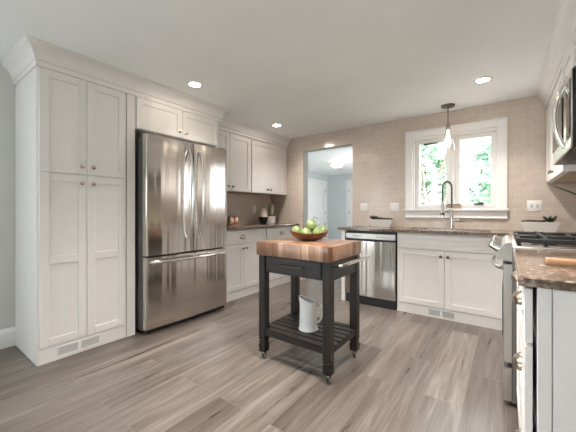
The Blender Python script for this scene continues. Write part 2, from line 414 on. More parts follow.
# crown mouldings
PROF = [(0, 2.165), (.012, 2.165), (.012, 2.203), (.020, 2.207), (.022, 2.226), (.027, 2.244), (.036, 2.262), (.049, 2.279), (.063, 2.291), (.075, 2.298), (.077, 2.306), (.085, 2.309), (.085, H), (0, H)]
b = nb(); sweep(b, [(XL, .655), (-2.715, .655), (-2.715, 2.335), (-2.955, 2.335), (-2.955, YB)], PROF); struct('trim_1', b, M['cab'], 30)
b = nb(); sweep(b, [(.338, YB), (.338, .9)], PROF); struct('trim_2', b, M['cab'], 30)

# window over the sink
w = sname('window_1')
b = nb(); y0, y1 = YB-.024, YB
def casing_side(x0, x1, z0, z1): box(b, x0, x1, y0, y1, z0, z1, .003)
casing_side(-1.048, WX0, WZ0, 2.137); casing_side(WX1, .016, WZ0, 2.137); casing_side(WX0, WX1, WZ1, 2.137)
box(b, -1.048, -1.030, y0-.008, y0, WZ0, 2.137, .003); box(b, -.002, .016, y0-.008, y0, WZ0, 2.137, .003); box(b, -1.030, -.002, y0-.008, y0, 2.119, 2.137, .003)
mk('window_casing', b, M['trim'], w, smooth=0)
b = nb(); box(b, -1.06, .028, YB-.06, YB+.15, 1.122, 1.146, .006, 2); mk('window_sill', b, M['trim'], w)
b = nb(); box(b, -1.048, .016, YB-.022, YB, 1.036, 1.122, .003); box(b, -1.048, .016, YB-.028, YB-.022, 1.036, 1.05, .002); mk('window_apron', b, M['trim'], w, smooth=0)
b = nb(); yf0, yf1 = YB+.045, YB+.14
box(b, WX0, WX0+.018, YB, yf1+.01, WZ0, WZ1); box(b, WX1-.012, WX1, YB, yf1+.01, WZ0, WZ1); box(b, WX0+.018, WX1-.012, YB, yf1+.01, WZ1-.03, WZ1); box(b, WX0+.018, WX1-.012, yf0, yf1, WZ0, WZ0+.022)
box(b, -.535, -.491, yf0-.01, yf1, WZ0+.022, WZ1-.03, .003); mk('window_frame', b, M['trim'], w, smooth=0)
for x0, x1 in ((WX0+.018, -.535), (-.491, WX1-.012)):
    b = nb(); sw = .053; ya, yb = yf0+.005, yf0+.05; z0, z1 = WZ0+.022, WZ1-.03
    box(b, x0, x0+sw, ya, yb, z0, z1, .004); box(b, x1-sw, x1, ya, yb, z0, z1, .004); box(b, x0+sw, x1-sw, ya, yb, z0, z0+sw*.75, .004); box(b, x0+sw, x1-sw, ya, yb, z1-sw, z1, .004)
    s = mk('window_sash', b, M['trim'], w, smooth=0)
    b = nb(); box(b, x0+sw, x1-sw, ya+.02, ya+.026, z0+sw*.75, z1-sw); mk('glass_pane', b, M['glass'], s, smooth=0)
    if x0 < -.6: b = nb(); box(b, -.84, -.68, ya-.012, ya+.004, 1.953, 1.972, .003); mk('sash_limiter', b, M['black'], s)
    else:
        b = nb(); box(b, -.30, -.20, ya-.018, ya, 1.194, 1.21, .003); tube(b, [(-.22, ya-.012, 1.208), (-.21, ya-.03, 1.214), (-.24, ya-.045, 1.216)], .006, 8); mk('crank_handle', b, M['black'], s)

# ------------------------------------------------------------------ left run
# tall pantry: local x -> +Y, front -> +X
def pantry():
    t = thing('pantry_cabinet', 'tall white four-door pantry cabinet at left end of the kitchen', 'cabinet', (-2.73, .655, 0), PI/2)
    b = nb(); box(b, 0, .625, 0, .575, 0, 2.17, .001); mk('body', b, M['cab'], t, smooth=0)
    for x0, x1, k in ((.012, .312, .275), (.316, .616, .353)):
        door(t, x0, x1, 1.409, 2.163, (k, 1.470)); door(t, x0, x1, .120, 1.402, (k, 1.337), mids=(.755,))
    b = nb(); box(b, .004, .622, -.010, 0, 0, .118, .001); mk('toe_board', b, M['cab'], t, smooth=0)
    vent(t, .115, .415, .022, .098, -.010)
    b = nb(); box(b, .627, .700, -.015, .55, 0, 2.17, .001); mk('filler_panel', b, M['cab'], t, smooth=0)
pantry()

def curved_front(x0, x1, z0, z1, y0, t, bulge, r=.012, n=16):
    """door slab with a gently bowed front and rounded side edges"""
    bm = nb(); poly = [(x0, y0)]
    for k in range(5):
        a = PI/2*k/4; poly.append((x0+r-r*math.cos(a), y0-t+r-r*math.sin(a)))
    for k in range(1, n):
        u = k/n; poly.append((x0+r+(x1-x0-2*r)*u, y0-t-bulge*(1-(2*u-1)**2)))
    for k in range(5):
        a = PI/2*(1-k/4); poly.append((x1-r+r*math.cos(a), y0-t+r-r*math.sin(a)))
    poly.append((x1, y0)); prism(bm, poly, z0, z1, 'z'); return bm
def fridge():
    t = thing('refrigerator', 'stainless steel french-door refrigerator with bottom freezer drawer', 'refrigerator', (-2.640, 1.384, 0), PI/2)
    Wd = .955
    b = nb(); box(b, .004, Wd-.004, .004, .60, .03, 1.80, .004); mk('body', b, M['darkgrey'], t)
    b = nb(); box(b, .02, Wd-.02, -.03, .02, .012, .05, .003); mk('base_grille', b, M['black'], t)
    for x in (.05, Wd-.05):
        for y in (.06, .5): b = nb(); lathe(b, [(0, 0), (.022, 0), (.022, .032), (0, .032)], 12, T((x, y, 0))); mk('foot', b, M['black'], t)
    def vh(par, x):
        b = nb(); n = 18; pts = []
        for i in range(n+1):
            u = i/n; pts.append((x, -.075-.062*math.sin(PI*u)**.55, .845+.885*u))
        tube(b, pts, .0125, 12); mk('handle', b, M['chrome'], par)
    xm = .502
    l = mk('door', curved_front(.002, xm-.004, .715, 1.815, 0, .058, .012), M['steel'], t); vh(l, xm-.062)
    r = mk('door', curved_front(xm+.004, Wd-.002, .715, 1.815, 0, .058, .012), M['steel'], t); vh(r, xm+.062)
    b = nb(); lathe(b, [(0, 0), (.014, 0), (.013, .003), (0, .003)], 18, T((Wd-.05, -.0585, 1.765)) @ RX(PI/2)); mk('badge', b, M['darknickel'], r)
    f = mk('freezer_drawer', curved_front(.002, Wd-.002, .052, .698, 0, .058, .014), M['steel'], t)
    b = nb(); pts = [(.035+.885*i/20, -.075-.058*math.sin(PI*i/20)**.45, .655) for i in range(21)]
    tube(b, pts, .015, 12); mk('handle', b, M['chrome'], f)
    for x0, x1 in ((.01, .10), (Wd-.10, Wd-.01)):
        b = nb(); box(b, x0, x1, -.045, .06, 1.80, 1.835, .006, 2); mk('hinge_cover', b, M['darkgrey'], t)
fridge()
t = thing('over_fridge_cabinet', 'short white two-door cabinet above the refrigerator', 'cabinet', (-2.73, 1.357, 1.872), PI/2)
b = nb(); box(b, 0, .975, 0, .575, 0, .298, .001); mk('body', b, M['cab'], t, smooth=0)
door(t, .012, .480, .006, .292, (.443, .060), st=.055); door(t, .484, .950, .006, .292, (.520, .060), st=.055)

t = thing('upper_cabinet', 'white wall cabinet right of the refrigerator with two narrow doors', 'cabinet', (-2.97, 2.335, 1.385), PI/2)
b = nb(); box(b, 0, .795, 0, .335, .004, .785, .001); mk('body', b, M['cab'], t, smooth=0)
b = nb(); box(b, .012, .795-.012, .02, .335, 0, .004); mk('bottom_panel', b, M['under'], t, smooth=0)
door(t, .006, .383, .006, .765, (.352, .062), metal='darknickel'); door(t, .388, .785, .006, .765, (.430, .062), metal='darknickel')
t = thing('upper_cabinet', 'white wall cabinet in the left back corner with one wide door and two knobs', 'cabinet', (-2.97, 3.132, 1.385), PI/2)
b = nb(); box(b, 0, .885, 0, .335, .004, .785, .001); mk('body', b, M['cab'], t, smooth=0)
b = nb(); box(b, .012, .885-.012, .02, .335, 0, .004); mk('bottom_panel', b, M['under'], t, smooth=0)
door(t, .020, .785, .006, .765, [(.352, .062), (.425, .062)], metal='darknickel')

def base_left(y0, y1, lab, pull=True):
    w = y1-y0
    t = thing('base_cabinet', lab, 'cabinet', (-2.765, y0, 0), PI/2)
    b = nb(); box(b, 0, w, 0, .54, 0, .884, .001); mk('body', b, M['cab'], t, smooth=0)
    drawer(t, .012, w-.012, .705, .868, (w/2-.03, .785)); m = w/2
    door(t, .012, m-.002, .115, .694, (m-.03, .638), metal='darknickel'); door(t, m+.002, w-.012, .115, .694, (m+.03, .638), metal='darknickel')
    b = nb(); box(b, 0, w, -.008, 0, 0, .105, .001); mk('toe_board', b, M['cab'], t, smooth=0)
base_left(2.345, 3.225, 'white base cabinet next to the refrigerator with a drawer over two doors')
base_left(3.227, 4.018, 'white base cabinet in left back corner beside the doorway')
b = nb(); box(b, XL+.009, -2.71, 2.337, 4.018, .885, .915, .006, 2); tag(mk('countertop', b, M['granite']), 'brown granite countertop along left wall between refrigerator and doorway', 'countertop')

# ------------------------------------------------------------------ back run
t = thing('sink_base_cabinet', 'white two-door sink cabinet under the window with vent in its toe board', 'cabinet', (-.985, 3.43, 0))
b = nb(); box(b, 0, 1.045, 0, .58, 0, .66); box(b, 0, .018, 0, .58, .66, .884); box(b, 1.027, 1.045, 0, .58, .66, .884); box(b, .018, 1.027, 0, .018, .66, .884); mk('body', b, M['cab'], t, smooth=0)
drawer(t, .012, .964, .715, .862, name='false_drawer_front')
door(t, .012, .4755, .112, .705, (.445, .648), metal='darknickel'); door(t, .4795, .964, .112, .705, (.512, .648), metal='darknickel')
b = nb(); box(b, 0, 1.045, -.006, 0, 0, .102, .001); mk('toe_board', b, M['cab'], t, smooth=0)
vent(t, .315, .575, .016, .092, -.006)

def dishwasher():
    t = thing('dishwasher', 'stainless steel dishwasher at the doorway end of back counter', 'dishwasher', (-1.612, 3.43, 0))
    b = nb(); box(b, .004, .617, .004, .57, .02, .875); mk('tub', b, M['black'], t, smooth=0)
    b = nb(); box(b, .01, .611, -.012, .02, .0, .098, .002); mk('kick_plate', b, M['black'], t, smooth=0)
    d = mk('door', curved_front(.010, .611, .108, .762, 0, .028, .012), M['steel'], t)
    b = nb(); box(b, .555, .588, -.0315, -.03, .690, .715, .002); lathe(b, [(0, 0), (.013, 0), (.013, .002), (0, .002)], 14, T((.571, -.033, .688)) @ RX(PI/2)); mk('badge', b, M['chrome'], d)
    b = nb(); box(b, .016, .605, -.010, .006, .762, .785); mk('pocket_handle', b, M['black'], d, smooth=0)
    b = nb(); box(b, .006, .615, -.032, 0, .785, .852, .004); p = mk('control_panel', b, M['range_steel'], t)
    b = nb(); box(b, .10, .22, -.0335, -.031, .812, .822); mk('display', b, M['slot'], p, smooth=0)
    for i in range(5): b = nb(); box(b, .40+.025*i, .412+.025*i, -.0335, -.031, .812, .824); mk('button', b, M['slot'], p, smooth=0)
dishwasher()
b = nb(); box(b, -1.665, -1.616, 3.405, 4.018, 0, .884, .002); tag(mk('end_panel', b, M['cab'], smooth=0), 'narrow white end panel between dishwasher and doorway', 'panel')
b = nb(); SX0, SX1, SY0, SY1 = -.90, -.125, 3.475, 3.855
for a in ((-1.704, SX0, 3.385, 4.018), (SX1, XR-.01, 3.385, 4.018), (SX0, SX1, 3.385, SY0), (SX0, SX1, SY1, 4.018), (.032, XR-.01, 2.87, 3.385)): box(b, a[0], a[1], a[2], a[3], .885, .915)
bmesh.ops.remove_doubles(b, verts=b.verts, dist=1e-4)
tag(mk('countertop', b, M['granite'], smooth=0), 'brown granite countertop under the window around the sink', 'countertop')
t = thing('sink', 'undermounted stainless steel sink in the back counter', 'sink', ((SX0+SX1)/2, (SY0+SY1)/2, .0))
b = nb(); hw, hd2 = (SX1-SX0)/2, (SY1-SY0)/2
for a in ((-hw, -hw+.004, -hd2, hd2), (hw-.004, hw, -hd2, hd2), (-hw, hw, -hd2, -hd2+.004), (-hw, hw, hd2-.004, hd2)): box(b, a[0], a[1], a[2], a[3], .69, .908)
box(b, -hw, hw, -hd2, hd2, .685, .69); mk('basin', b, M['steel_h'], t, smooth=0)
b = nb(); lathe(b, [(0, .6905), (.045, .6905), (.04, .694), (.03, .692), (0, .692)], 20); mk('drain', b, M['chrome'], t)

def faucet():
    t = thing('kitchen_faucet', 'tall spring pull-down kitchen faucet standing behind the sink', 'faucet', (-.505, 3.915, .915))
    b = nb(); lathe(b, [(0, 0), (.03, 0), (.03, .006), (.022, .012), (.020, .10), (.018, .16), (.014, .175), (.012, .24), (0, .24)], 20); mk('column', b, M['chrome'], t)
    b = nb(); lathe(b, [(0, .01), (.017, .01), (.017, .075), (0, .08)], 16, T((0, 0, .095)) @ RY(PI/2)); tube(b, [(.06, 0, .10), (.066, -.01, .13), (.068, -.02, .155)], [.006, .006, .007], 8); mk('lever', b, M['chrome'], t)
    dx, dy = -.58, -.81; R = .068; arc = []
    for i in range(9): arc.append((0, 0, .24+.235*i/8))
    for i in range(1, 17):
        a = PI*i/16; k = R-R*math.cos(a); arc.append((dx*k, dy*k, .475+R*math.sin(a)))
    for i in range(1, 9): arc.append((dx*2*R, dy*2*R, .475-.19*i/8))
    b = nb(); tube(b, arc, .0085, 10); mk('hose', b, M['darkgrey'], t)
    # spring coil around the hose
    P = [Vector(p) for p in arc]; L = [0]
    for a, c in zip(P, P[1:]): L.append(L[-1]+(c-a).length)
    pts = []; turns = 46; N = turns*9; j = 0; up = Vector((dy, -dx, 0))
    for i in range(N+1):
        s = L[-1]*i/N
        while j < len(L)-2 and L[j+1] < s: j += 1
        f = (s-L[j])/(L[j+1]-L[j]); p = P[j].lerp(P[j+1], f); tg = (P[j+1]-P[j]).normalized(); wv = tg.cross(up)
        a = 2*PI*turns*i/N; pts.append(p+(up*math.cos(a)+wv*math.sin(a))*.0125)
    b = nb(); tube(b, pts, .0026, 5); mk('spring', b, M['darknickel'], t)
    e = (dx*2*R, dy*2*R); b = nb(); lathe(b, [(0, .30), (.013, .30), (.016, .27), (.016, .19), (.022, .175), (.023, .135), (0, .13)], 16, T((e[0], e[1], 0))); mk('spray_head', b, M['chrome'], t)
    b = nb(); lathe(b, [(.0, .165), (.0245, .165), (.0245, .18), (0, .18)], 16, T((e[0], e[1], 0))); mk('spray_button', b, M['black'], t)
    b = nb(); tube(b, [(0, 0, .235), (dx*R, dy*R, .235), (e[0], e[1], .235)], .006, 8); mk('holder_arm', b, M['chrome'], t)
faucet()

# ------------------------------------------------------------------ right run
t = thing('base_cabinet', 'white corner base cabinet hidden behind the range', 'cabinet', (.072, 3.408, 0), -PI/2)
b = nb(); box(b, 0, .535, 0, .565, 0, .884, .001); mk('body', b, M['cab'], t, smooth=0)
door(t, .012, .523, .115, .868, (.45, .78))

def gas_range():
    t = thing('gas_range', 'stainless steel gas range with black grates against the right wall', 'range', (.03, 2.866, 0), -PI/2)
    Wd = .756
    b = nb(); box(b, .003, Wd, .0, .60, .03, .905, .002)
    mk('body', b, M['darkgrey'], t)
    for x in (.04, Wd-.04):
        for y in (.05, .55): b = nb(); lathe(b, [(0, 0), (.018, 0), (.018, .032), (0, .032)], 10, T((x, y, 0))); mk('foot', b, M['black'], t)
    d = mk('oven_door', curved_front(.004, Wd-.001, .255, .815, -.002, .038, .004, .006), M['range_steel'], t)
    b = nb(); box(b, .13, Wd-.13, -.047, -.038, .36, .66, .004); mk('oven_window', b, M['blackglass'], d)
    b = nb(); tube(b, [(.05+.656*i/20, -.045-.055*math.sin(PI*i/20)**.5, .785) for i in range(21)], .013, 12); mk('handle', b, M['chrome'], d)
    mk('drawer', curved_front(.004, Wd-.001, .035, .225, -.002, .038, .004, .006), M['range_steel'], t)
    b = nb(); box(b, .01, Wd-.006, -.02, 0, .225, .255); mk('drawer_gap', b, M['black'], t, smooth=0)
    b = nb(); box(b, .01, Wd-.006, -.028, 0, .815, .832); mk('door_vent', b, M['black'], t, smooth=0)
    poly = [(0, .832), (-.070, .838), (-.077, .846), (-.078, .858), (-.040, .925), (-.030, .934), (-.018, .937), (0, .935)]
    b = nb(); prism(b, poly, .003, Wd); cp = mk('control_panel', b, M['range_steel'], t, smooth=20)
    ang = math.atan2(.067, .038)
    for i in range(5):
        x = .09+.144*i
        b = nb(); lathe(b, [(0, 0), (.027, 0), (.027, .007), (.024, .012), (.0225, .046), (.020, .051), (0, .052)], 20)
        box(b, -.004, .004, -.021, .021, .046, .058, .001)
        mk('burner_knob', b, M['chrome'], cp, (x, -.060, .893), (PI/2-(PI/2-ang)+.0, 0, 0))
    b = nb(); box(b, .003, Wd, 0, .60, .905, .925, .006, 2); mk('cooktop', b, M['steel_h'], t)
    for cx in (.19, .566):
        for cy in (.15, .44):
            b = nb(); lathe(b, [(0, .925), (.062, .925), (.058, .936), (.045, .938), (.042, .948), (0, .950)], 24, T((cx, cy, 0))); mk('burner', b, M['iron'], t)
    for gx0, gx1 in ((.012, .374), (.382, .746)):
        b = nb(); zt = .962; y0g, y1g = .02, .575; r = .0105; xm = (gx0+gx1)/2
        for x in (gx0+.008, gx1-.008): box(b, x-r, x+r, y0g, y1g, zt-.020, zt+.004, .003)
        for y in (y0g+.008, (y0g+y1g)/2, y1g-.008): box(b, gx0, gx1, y-r, y+r, zt-.020, zt+.004, .003)
        for cy in (.15, .44):
            for a in range(4):
                ca, sa = math.cos(a*PI/2), math.sin(a*PI/2); q = .135 if a % 2 else .175
                box(b, xm+ca*.03-r*abs(sa), xm+ca*q+r*abs(sa), cy+sa*.03-r*abs(ca), cy+sa*q+r*abs(ca), zt-.016, zt+.010, .003)
        for x in (gx0+.012, gx1-.012):
            for y in (y0g+.01, (y0g+y1g)/2, y1g-.01): box(b, x-.009, x+.009, y-.009, y+.009, .924, zt, .003)
        mk('grate', b, M['iron'], t)
gas_range()

t = thing('drawer_base_cabinet', 'white drawer cabinet with cup pulls at the right edge of the photo', 'cabinet', (.079, 2.098, 0), -PI/2)
b = nb(); box(b, 0, .876, .004, .555, 0, .884, .001); mk('body', b, M['cab'], t, smooth=0)
for x0, x1 in ((.006, .442), (.448, .882)):
    for z0, z1 in ((.70, .872), (.408, .688), (.115, .398)):
        if x0 > .1 or z0 > .6: drawer(t, x0, x1, z0, z1, ((x0+x1)/2+.02, (z0+z1)/2+.012), y=-.010)
d = door(t, .006, .442, .115, .688, y=-.010)
b = nb(); box(b, 0, .034, -.022, 0, 0, .884, .002); box(b, .036, .56, -.018, 0, 0, .884, .001); mk('end_panel', b, M['cab'], t, (.876, 0, 0), (0, 0, PI/2), smooth=0)
b = nb(); box(b, 0, .876, -.006, 0, 0, .10); mk('toe_board', b, M['cab'], t, smooth=0)
# countertop on it, with a rough chiselled near edge
b = nb(); x0, x1, y0, y1 = .032, XR-.01, 1.186, 2.102
nx, rows = 46, []
prof = [(0, .885), (.0, .889), (.0, .896), (0, .904), (.0, .910), (.004, .915)]
for i in range(nx+1):
    x = x0+(x1-x0)*i/nx; row = []
    for j, (o, z) in enumerate(prof):
        jit = 0 if j == 5 else random.uniform(-.004, .004)
        row.append(b.verts.new((x, y0+o+jit+.002, z)))
    rows.append(row)
for a, c in zip(rows, rows[1:]):
    for j in range(5): b.faces.new((a[j], c[j], c[j+1], a[j+1]))
bt = [b.verts.new((x, y1, .885)) for x in (x0, x1)]; tp = [b.verts.new((x, y1, .915)) for x in (x0, x1)]
b.faces.new([r[5] for r in rows]+[tp[1], tp[0]]); b.faces.new([r[0] for r in rows]+[bt[1], bt[0]]); b.faces.new((bt[0], bt[1], tp[1], tp[0]))
b.faces.new(rows[0]+[tp[0], bt[0]]); b.faces.new(rows[-1]+[tp[1], bt[1]])
es = [e for e in b.edges if all(abs(v.co.x-x0) < 1e-5 and v.co.z > .9149 for v in e.verts)]
bmesh.ops.bevel(b, geom=es, offset=.006, segments=3, affect='EDGES')
tag(mk('countertop', b, M['granite'], smooth=25), 'brown granite countertop with rough front end at the right edge of the photo', 'countertop')

t = thing('upper_cabinet', 'white wall cabinet in the right back corner beside the window', 'cabinet', (.351, 4.018, 1.398), -PI/2)
b = nb(); box(b, 0, 1.147, 0, .297, .004, .765, .001); mk('body', b, M['cab'], t, smooth=0)
b = nb(); box(b, .012, 1.135, .02, .297, 0, .004); mk('bottom_panel', b, M['under'], t, smooth=0)
door(t, .02, .578, .006, .745, (.545, .062), metal='darknickel'); door(t, .582, 1.140, .006, .745, (.615, .062), metal='darknickel')
t = thing('over_microwave_cabinet', 'short white wall cabinet above the microwave', 'cabinet', (.345, 2.868, 1.872), -PI/2)
b = nb(); box(b, 0, .764, 0, .303, 0, .293, .001); mk('body', b, M['cab'], t, smooth=0)
door(t, .006, .380, .006, .286, (.350, .05), st=.05, metal='darknickel'); door(t, .384, .758, .006, .286, (.414, .05), st=.05, metal='darknickel')
def microwave():
    t = thing('microwave', 'stainless over-the-range microwave with bowed handle and black side', 'microwave', (.300, 2.862, 1.448), -PI/2)
    Wd, Hh = .755, .42
    b = nb(); box(b, 0, Wd, -.016, .34, 0, Hh, .004); mk('case', b, M['black'], t)
    d = mk('door', curved_front(.003, Wd-.16, .004, Hh-.004, -.017, .010, .003, .004), M['steel_h'], t)
    b = nb(); box(b, .06, Wd-.25, -.034, -.024, .08, Hh-.08, .002); mk('door_window', b, M['blackglass'], d)
    b = nb(); n = 18; tube(b, [(Wd-.195, -.026-.044*math.sin(PI*i/n)**.75, .03+.36*i/n) for i in range(n+1)], .013, 12); mk('handle', b, M['chrome'], d)
    b = nb(); box(b, Wd-.155, Wd-.002, -.027, -.017, .004, Hh-.004, .004); c = mk('control_panel', b, M['steel_h'], t)
    b = nb(); box(b, Wd-.14, Wd-.02, -.030, -.027, .06, Hh-.05, .002); mk('keypad', b, M['blackglass'], c)
    b = nb()
    for i in range(7): box(b, .08+.085*i, .14+.085*i, .06, .26, -.004, 0)
    mk('bottom_grille', b, M['darkgrey'], t, smooth=0)
microwave()

# ------------------------------------------------------------------ the cart
def cart():
    t = thing('kitchen_cart', 'dark wooden kitchen cart with butcher block top on casters in mid room', 'cart', (-1.204, 1.918, 0))
    b = nb(); box(b, -.308, .306, -.26, .262, .791, .891, .006, 2); mk('butcher_block_top', b, M['butcher'], t)
    A, B, L = .304, .236, .058
    for sx in (-1, 1):
        for sy in (-1, 1):
            cx, cy = sx*(A-L/2), sy*(B-L/2); h = L/2; b = nb()
            box(b, cx-h, cx+h, cy-h, cy+h, .150, .791, .003); box(b, cx-h+.006, cx+h-.006, cy-h+.006, cy+h-.006, .142, .15)
            box(b, cx-h, cx+h, cy-h, cy+h, .128, .142, .003); box(b, cx-h+.006, cx+h-.006, cy-h+.006, cy+h-.006, .120, .128)
            # tapered foot block
            bot, top = h*.90, h; vs = [b.verts.new((cx+p*q, cy+r*q, z)) for z, q in ((.062, bot), (.120, top)) for p, r in ((-1, -1), (1, -1), (1, 1), (-1, 1))]
            b.faces.new(vs[:4]); b.faces.new(vs[4:])
            for i in range(4): b.faces.new((vs[i], vs[(i+1) % 4], vs[4+(i+1) % 4], vs[4+i]))
            leg = mk('leg', b, M['espresso'], t, smooth=0)
            b = nb(); lathe(b, [(0, .062), (.014, .062), (.014, .054), (.006, .052), (.006, .044), (0, .044)], 14, T((cx, cy, 0)))
            box(b, cx-.013, cx-.010, cy-.012, cy+.016, .014, .046); box(b, cx+.010, cx+.013, cy-.012, cy+.016, .014, .046); box(b, cx-.013, cx+.013, cy-.012, cy+.012, .042, .046)
            c = mk('caster', b, M['chrome'], leg)
            b = nb(); lathe(b, [(0, -.009), (.014, -.009), (.0185, -.006), (.0185, .006), (.014, .009), (0, .009)], 20, T((cx, cy+.006, .0185)) @ RY(PI/2)); mk('wheel', b, M['black'], leg)
    ia, ib = A-L, B-L
    b = nb()
    for sx in (-1, 1): box(b, sx*(A-.006), sx*(A-.030), -ib, ib, .665, .791)
    box(b, -ia, ia, B-.006, B-.03, .665, .791); box(b, -ia, ia, -B+.012, -B+.03, .665, .791); mk('apron', b, M['espresso_x'], t, smooth=0)
    b = nb(); box(b, -ia+.012, ia-.012, -B+.002, -B+.012, .680, .783, .002); d = mk('drawer', b, M['espresso_x'], t, smooth=0)
    b = nb(); tube(b, [(-.10, -B+.002, .735), (-.098, -B-.014, .735), (-.088, -B-.022, .735), (.088, -B-.022, .735), (.098, -B-.014, .735), (.10, -B+.002, .735)], .0055, 8); mk('drawer_pull', b, M['darknickel'], d)
    b = nb()
    for sx in (-1, 1): box(b, sx*A-sx*.008, sx*A-sx*.04, -ib, ib, .190, .224)
    for sy in (-1, 1): box(b, -ia, ia, sy*(B-.008), sy*(B-.036), .190, .224)
    mk('shelf_frame', b, M['espresso_x'], t, smooth=0)
    n = 7; y0, y1 = -B+.004, B-.004; pw = (y1-y0)/n
    for i in range(n):
        xx = A-.004 if 0 < i < n-1 else ia-.001
        b = nb(); box(b, -xx, xx, y0+i*pw+.006, y0+(i+1)*pw-.006, .224, .238, .002); mk('shelf_slat', b, M['espresso_x'], t, smooth=0)
    xb = .375
    for y in (-.20, .20): b = nb(); tube(b, [(A-.006, y, .756), (xb, y, .772)], .009, 8); mk('rail_bracket', b, M['black'], t)
    b = nb(); box(b, xb-.014, xb+.014, -.235, .235, .768, .786, .004, 2); mk('towel_rail', b, M['chrome'], t)
cart()

# wooden bowl and pears
BX, BY, BZ = -1.235, 1.965, .891
t = thing('fruit_bowl', 'reddish brown wooden bowl of pears on the butcher block', 'bowl', (BX, BY, BZ), .6325)
b = nb(); n = 36; rings = []
for r, z in [(0, .004), (.35, .004), (.62, .010), (.82, .026), (.95, .046), (1, .058), (.96, .060), (.90, .048), (.78, .030), (.6, .017), (.3, .012), (0, .012)]:
    if r == 0: rings.append([b.verts.new((0, 0, z))]); continue
    rg = []
    for k in range(n):
        a = 2*PI*k/n; x = .152*r*math.cos(a); y = .115*r*math.sin(a); rg.append(b.verts.new((x, y, z*(1+.35*(math.cos(a)**2)*r))))
    rings.append(rg)
for A_, B_ in zip(rings, rings[1:]):
    for k in range(n):
        j = (k+1) % n
        if len(A_) == 1: b.faces.new((A_[0], B_[j], B_[k]))
        elif len(B_) == 1: b.faces.new((A_[k], A_[j], B_[0]))
        else: b.faces.new((A_[k], A_[j], B_[j], B_[k]))
mk('dish', b, M['bowl'], t, smooth=60)
b = nb(); lathe(b, [(0, 0), (.062, 0), (.066, .005), (0, .005)], 28); mk('foot_ring', b, M['bowl'], t)
def pear():
    t = thing('pear', 'x', 'pear', group='green pears in the wooden bowl'); K = 1.08
    b = nb(); pr = [(0, .0), (.012, -.002), (.026, .004), (.037, .017), (.0405, .032), (.039, .046), (.034, .058), (.027, .067), (.020, .0745), (.013, .080), (.006, .0815), (0, .079)]
    lathe(b, [(K*r_, .94*K*z_) for r_, z_ in pr], 22); mk('flesh', b, M['pear'], t, smooth=80)
    b = nb(); tube(b, [(0, 0, .087), (.002, 0, .099), (.006, .001, .110)], [.0018, .0016, .0024], 7); mk('stem', b, M['stem'], t)
    return t
p0 = pear()
def place(o, x, y, z, rx, ry, rz, lab): o.location = (BX+x, BY+y, BZ+z); o.rotation_euler = (rx, ry, rz); o['label'] = lab
c_, s_ = math.cos(.6325), math.sin(.6325)
def bl(u, v): return (u*c_-v*s_, u*s_+v*c_)     # u along the bowl, v away from the camera
spec = [(-.030, -.050, .020, .12, .15, 0, 'green pear at the front middle of the wooden bowl'),
        (.060, -.042, .021, -.1, .1, 1, 'green pear at the right front of the wooden bowl'),
        (-.098, .014, .034, .1, -.3, 2, 'green pear at the left end of the wooden bowl'),
        (.090, .050, .036, .2, .4, .5, 'green pear at the right rear of the bowl with dark stem'),
        (-.006, .044, .022, -.15, -.1, 3, 'green pear at the back of the bowl behind the pile'),
        (.008, -.010, .082, .1, .25, .4, 'green pear on top of the pile in the bowl')]
for i, (u, v, z, rx, ry, rz, lab) in enumerate(spec):
    o = p0 if i == 0 else dup(p0, (0, 0, 0)); x, y = bl(u, v); place(o, x, y, z, rx, ry, rz, lab)
tp = o
b = nb(); lf = []
for k in range(7):
    u = k/6; wd = .011*math.sin(PI*min(1, u*1.02))**.7; lf.append(((.004+.034*u), wd, .098+.010*math.sin(PI*u)-.004*u))
A_ = [b.verts.new((x, w_, z)) for x, w_, z in lf]; B_ = [b.verts.new((x, -w_, z)) for x, w_, z in lf]
for k in range(6): b.faces.new((A_[k], A_[k+1], B_[k+1], B_[k]))
bmesh.ops.remove_doubles(b, verts=b.verts, dist=1e-5); bmesh.ops.solidify(b, geom=b.faces[:], thickness=.0008)
mk('leaf', b, M['succ'], tp)

def pitcher():
    K = .98; t = thing('pitcher', 'white enamel pitcher standing on the slatted shelf of the cart', 'pitcher', (-1.190, 1.880, .2385), .6325+PI)
    # local +x = spout
    b = nb(); n = 40; prof = [(.066, 0), (.074, .002), (.075, .008), (.069, .016), (.0695, .05), (.0665, .11), (.061, .165), (.059, .19)]
    rings = []
    def ring(r, z, lift, spout):
        rg = []
        for k in range(n):
            a = 2*PI*k/n; c = math.cos(a); q = max(0, c); m = (1+c)/2
            rr = K*r*(1+spout*q**6); rg.append(b.verts.new((rr*math.cos(a)+spout*.01*q**6, rr*math.sin(a), z+lift*.72*(m**1.6))))
        return rg
    outer = prof+[]
    rings = [ring(r, z, 0, 0) for r, z in prof[:5]]+[ring(.0665, .11, 0, .0), ring(.0620, .155, .012, .05), ring(.060, .180, .038, .10), ring(.061, .196, .062, .19), ring(.062, .200, .066, .20), ring(.0595, .199, .065, .19), ring(.0585, .178, .037, .10), ring(.060, .15, .01, .04), ring(.064, .10, 0, 0), ring(.066, .012, 0, 0)]
    b.faces.new(rings[0])
    for A_, B_ in zip(rings, rings[1:]):
        for k in range(n): b.faces.new((A_[k], A_[(k+1) % n], B_[(k+1) % n], B_[k]))
    b.faces.new(rings[-1]); mk('body', b, M['enamel'], t, smooth=50)
    b = nb(); P = [(-.055, 0, .172), (-.080, 0, .181), (-.103, 0, .170), (-.112, 0, .145), (-.107, 0, .110), (-.095, 0, .078), (-.080, 0, .055), (-.066, 0, .045)]
    tube(b, P, [.0085]*8, 10, 1.3, up=(0, 1, 0)); mk('handle', b, M['enamel'], t, smooth=60)
pitcher()

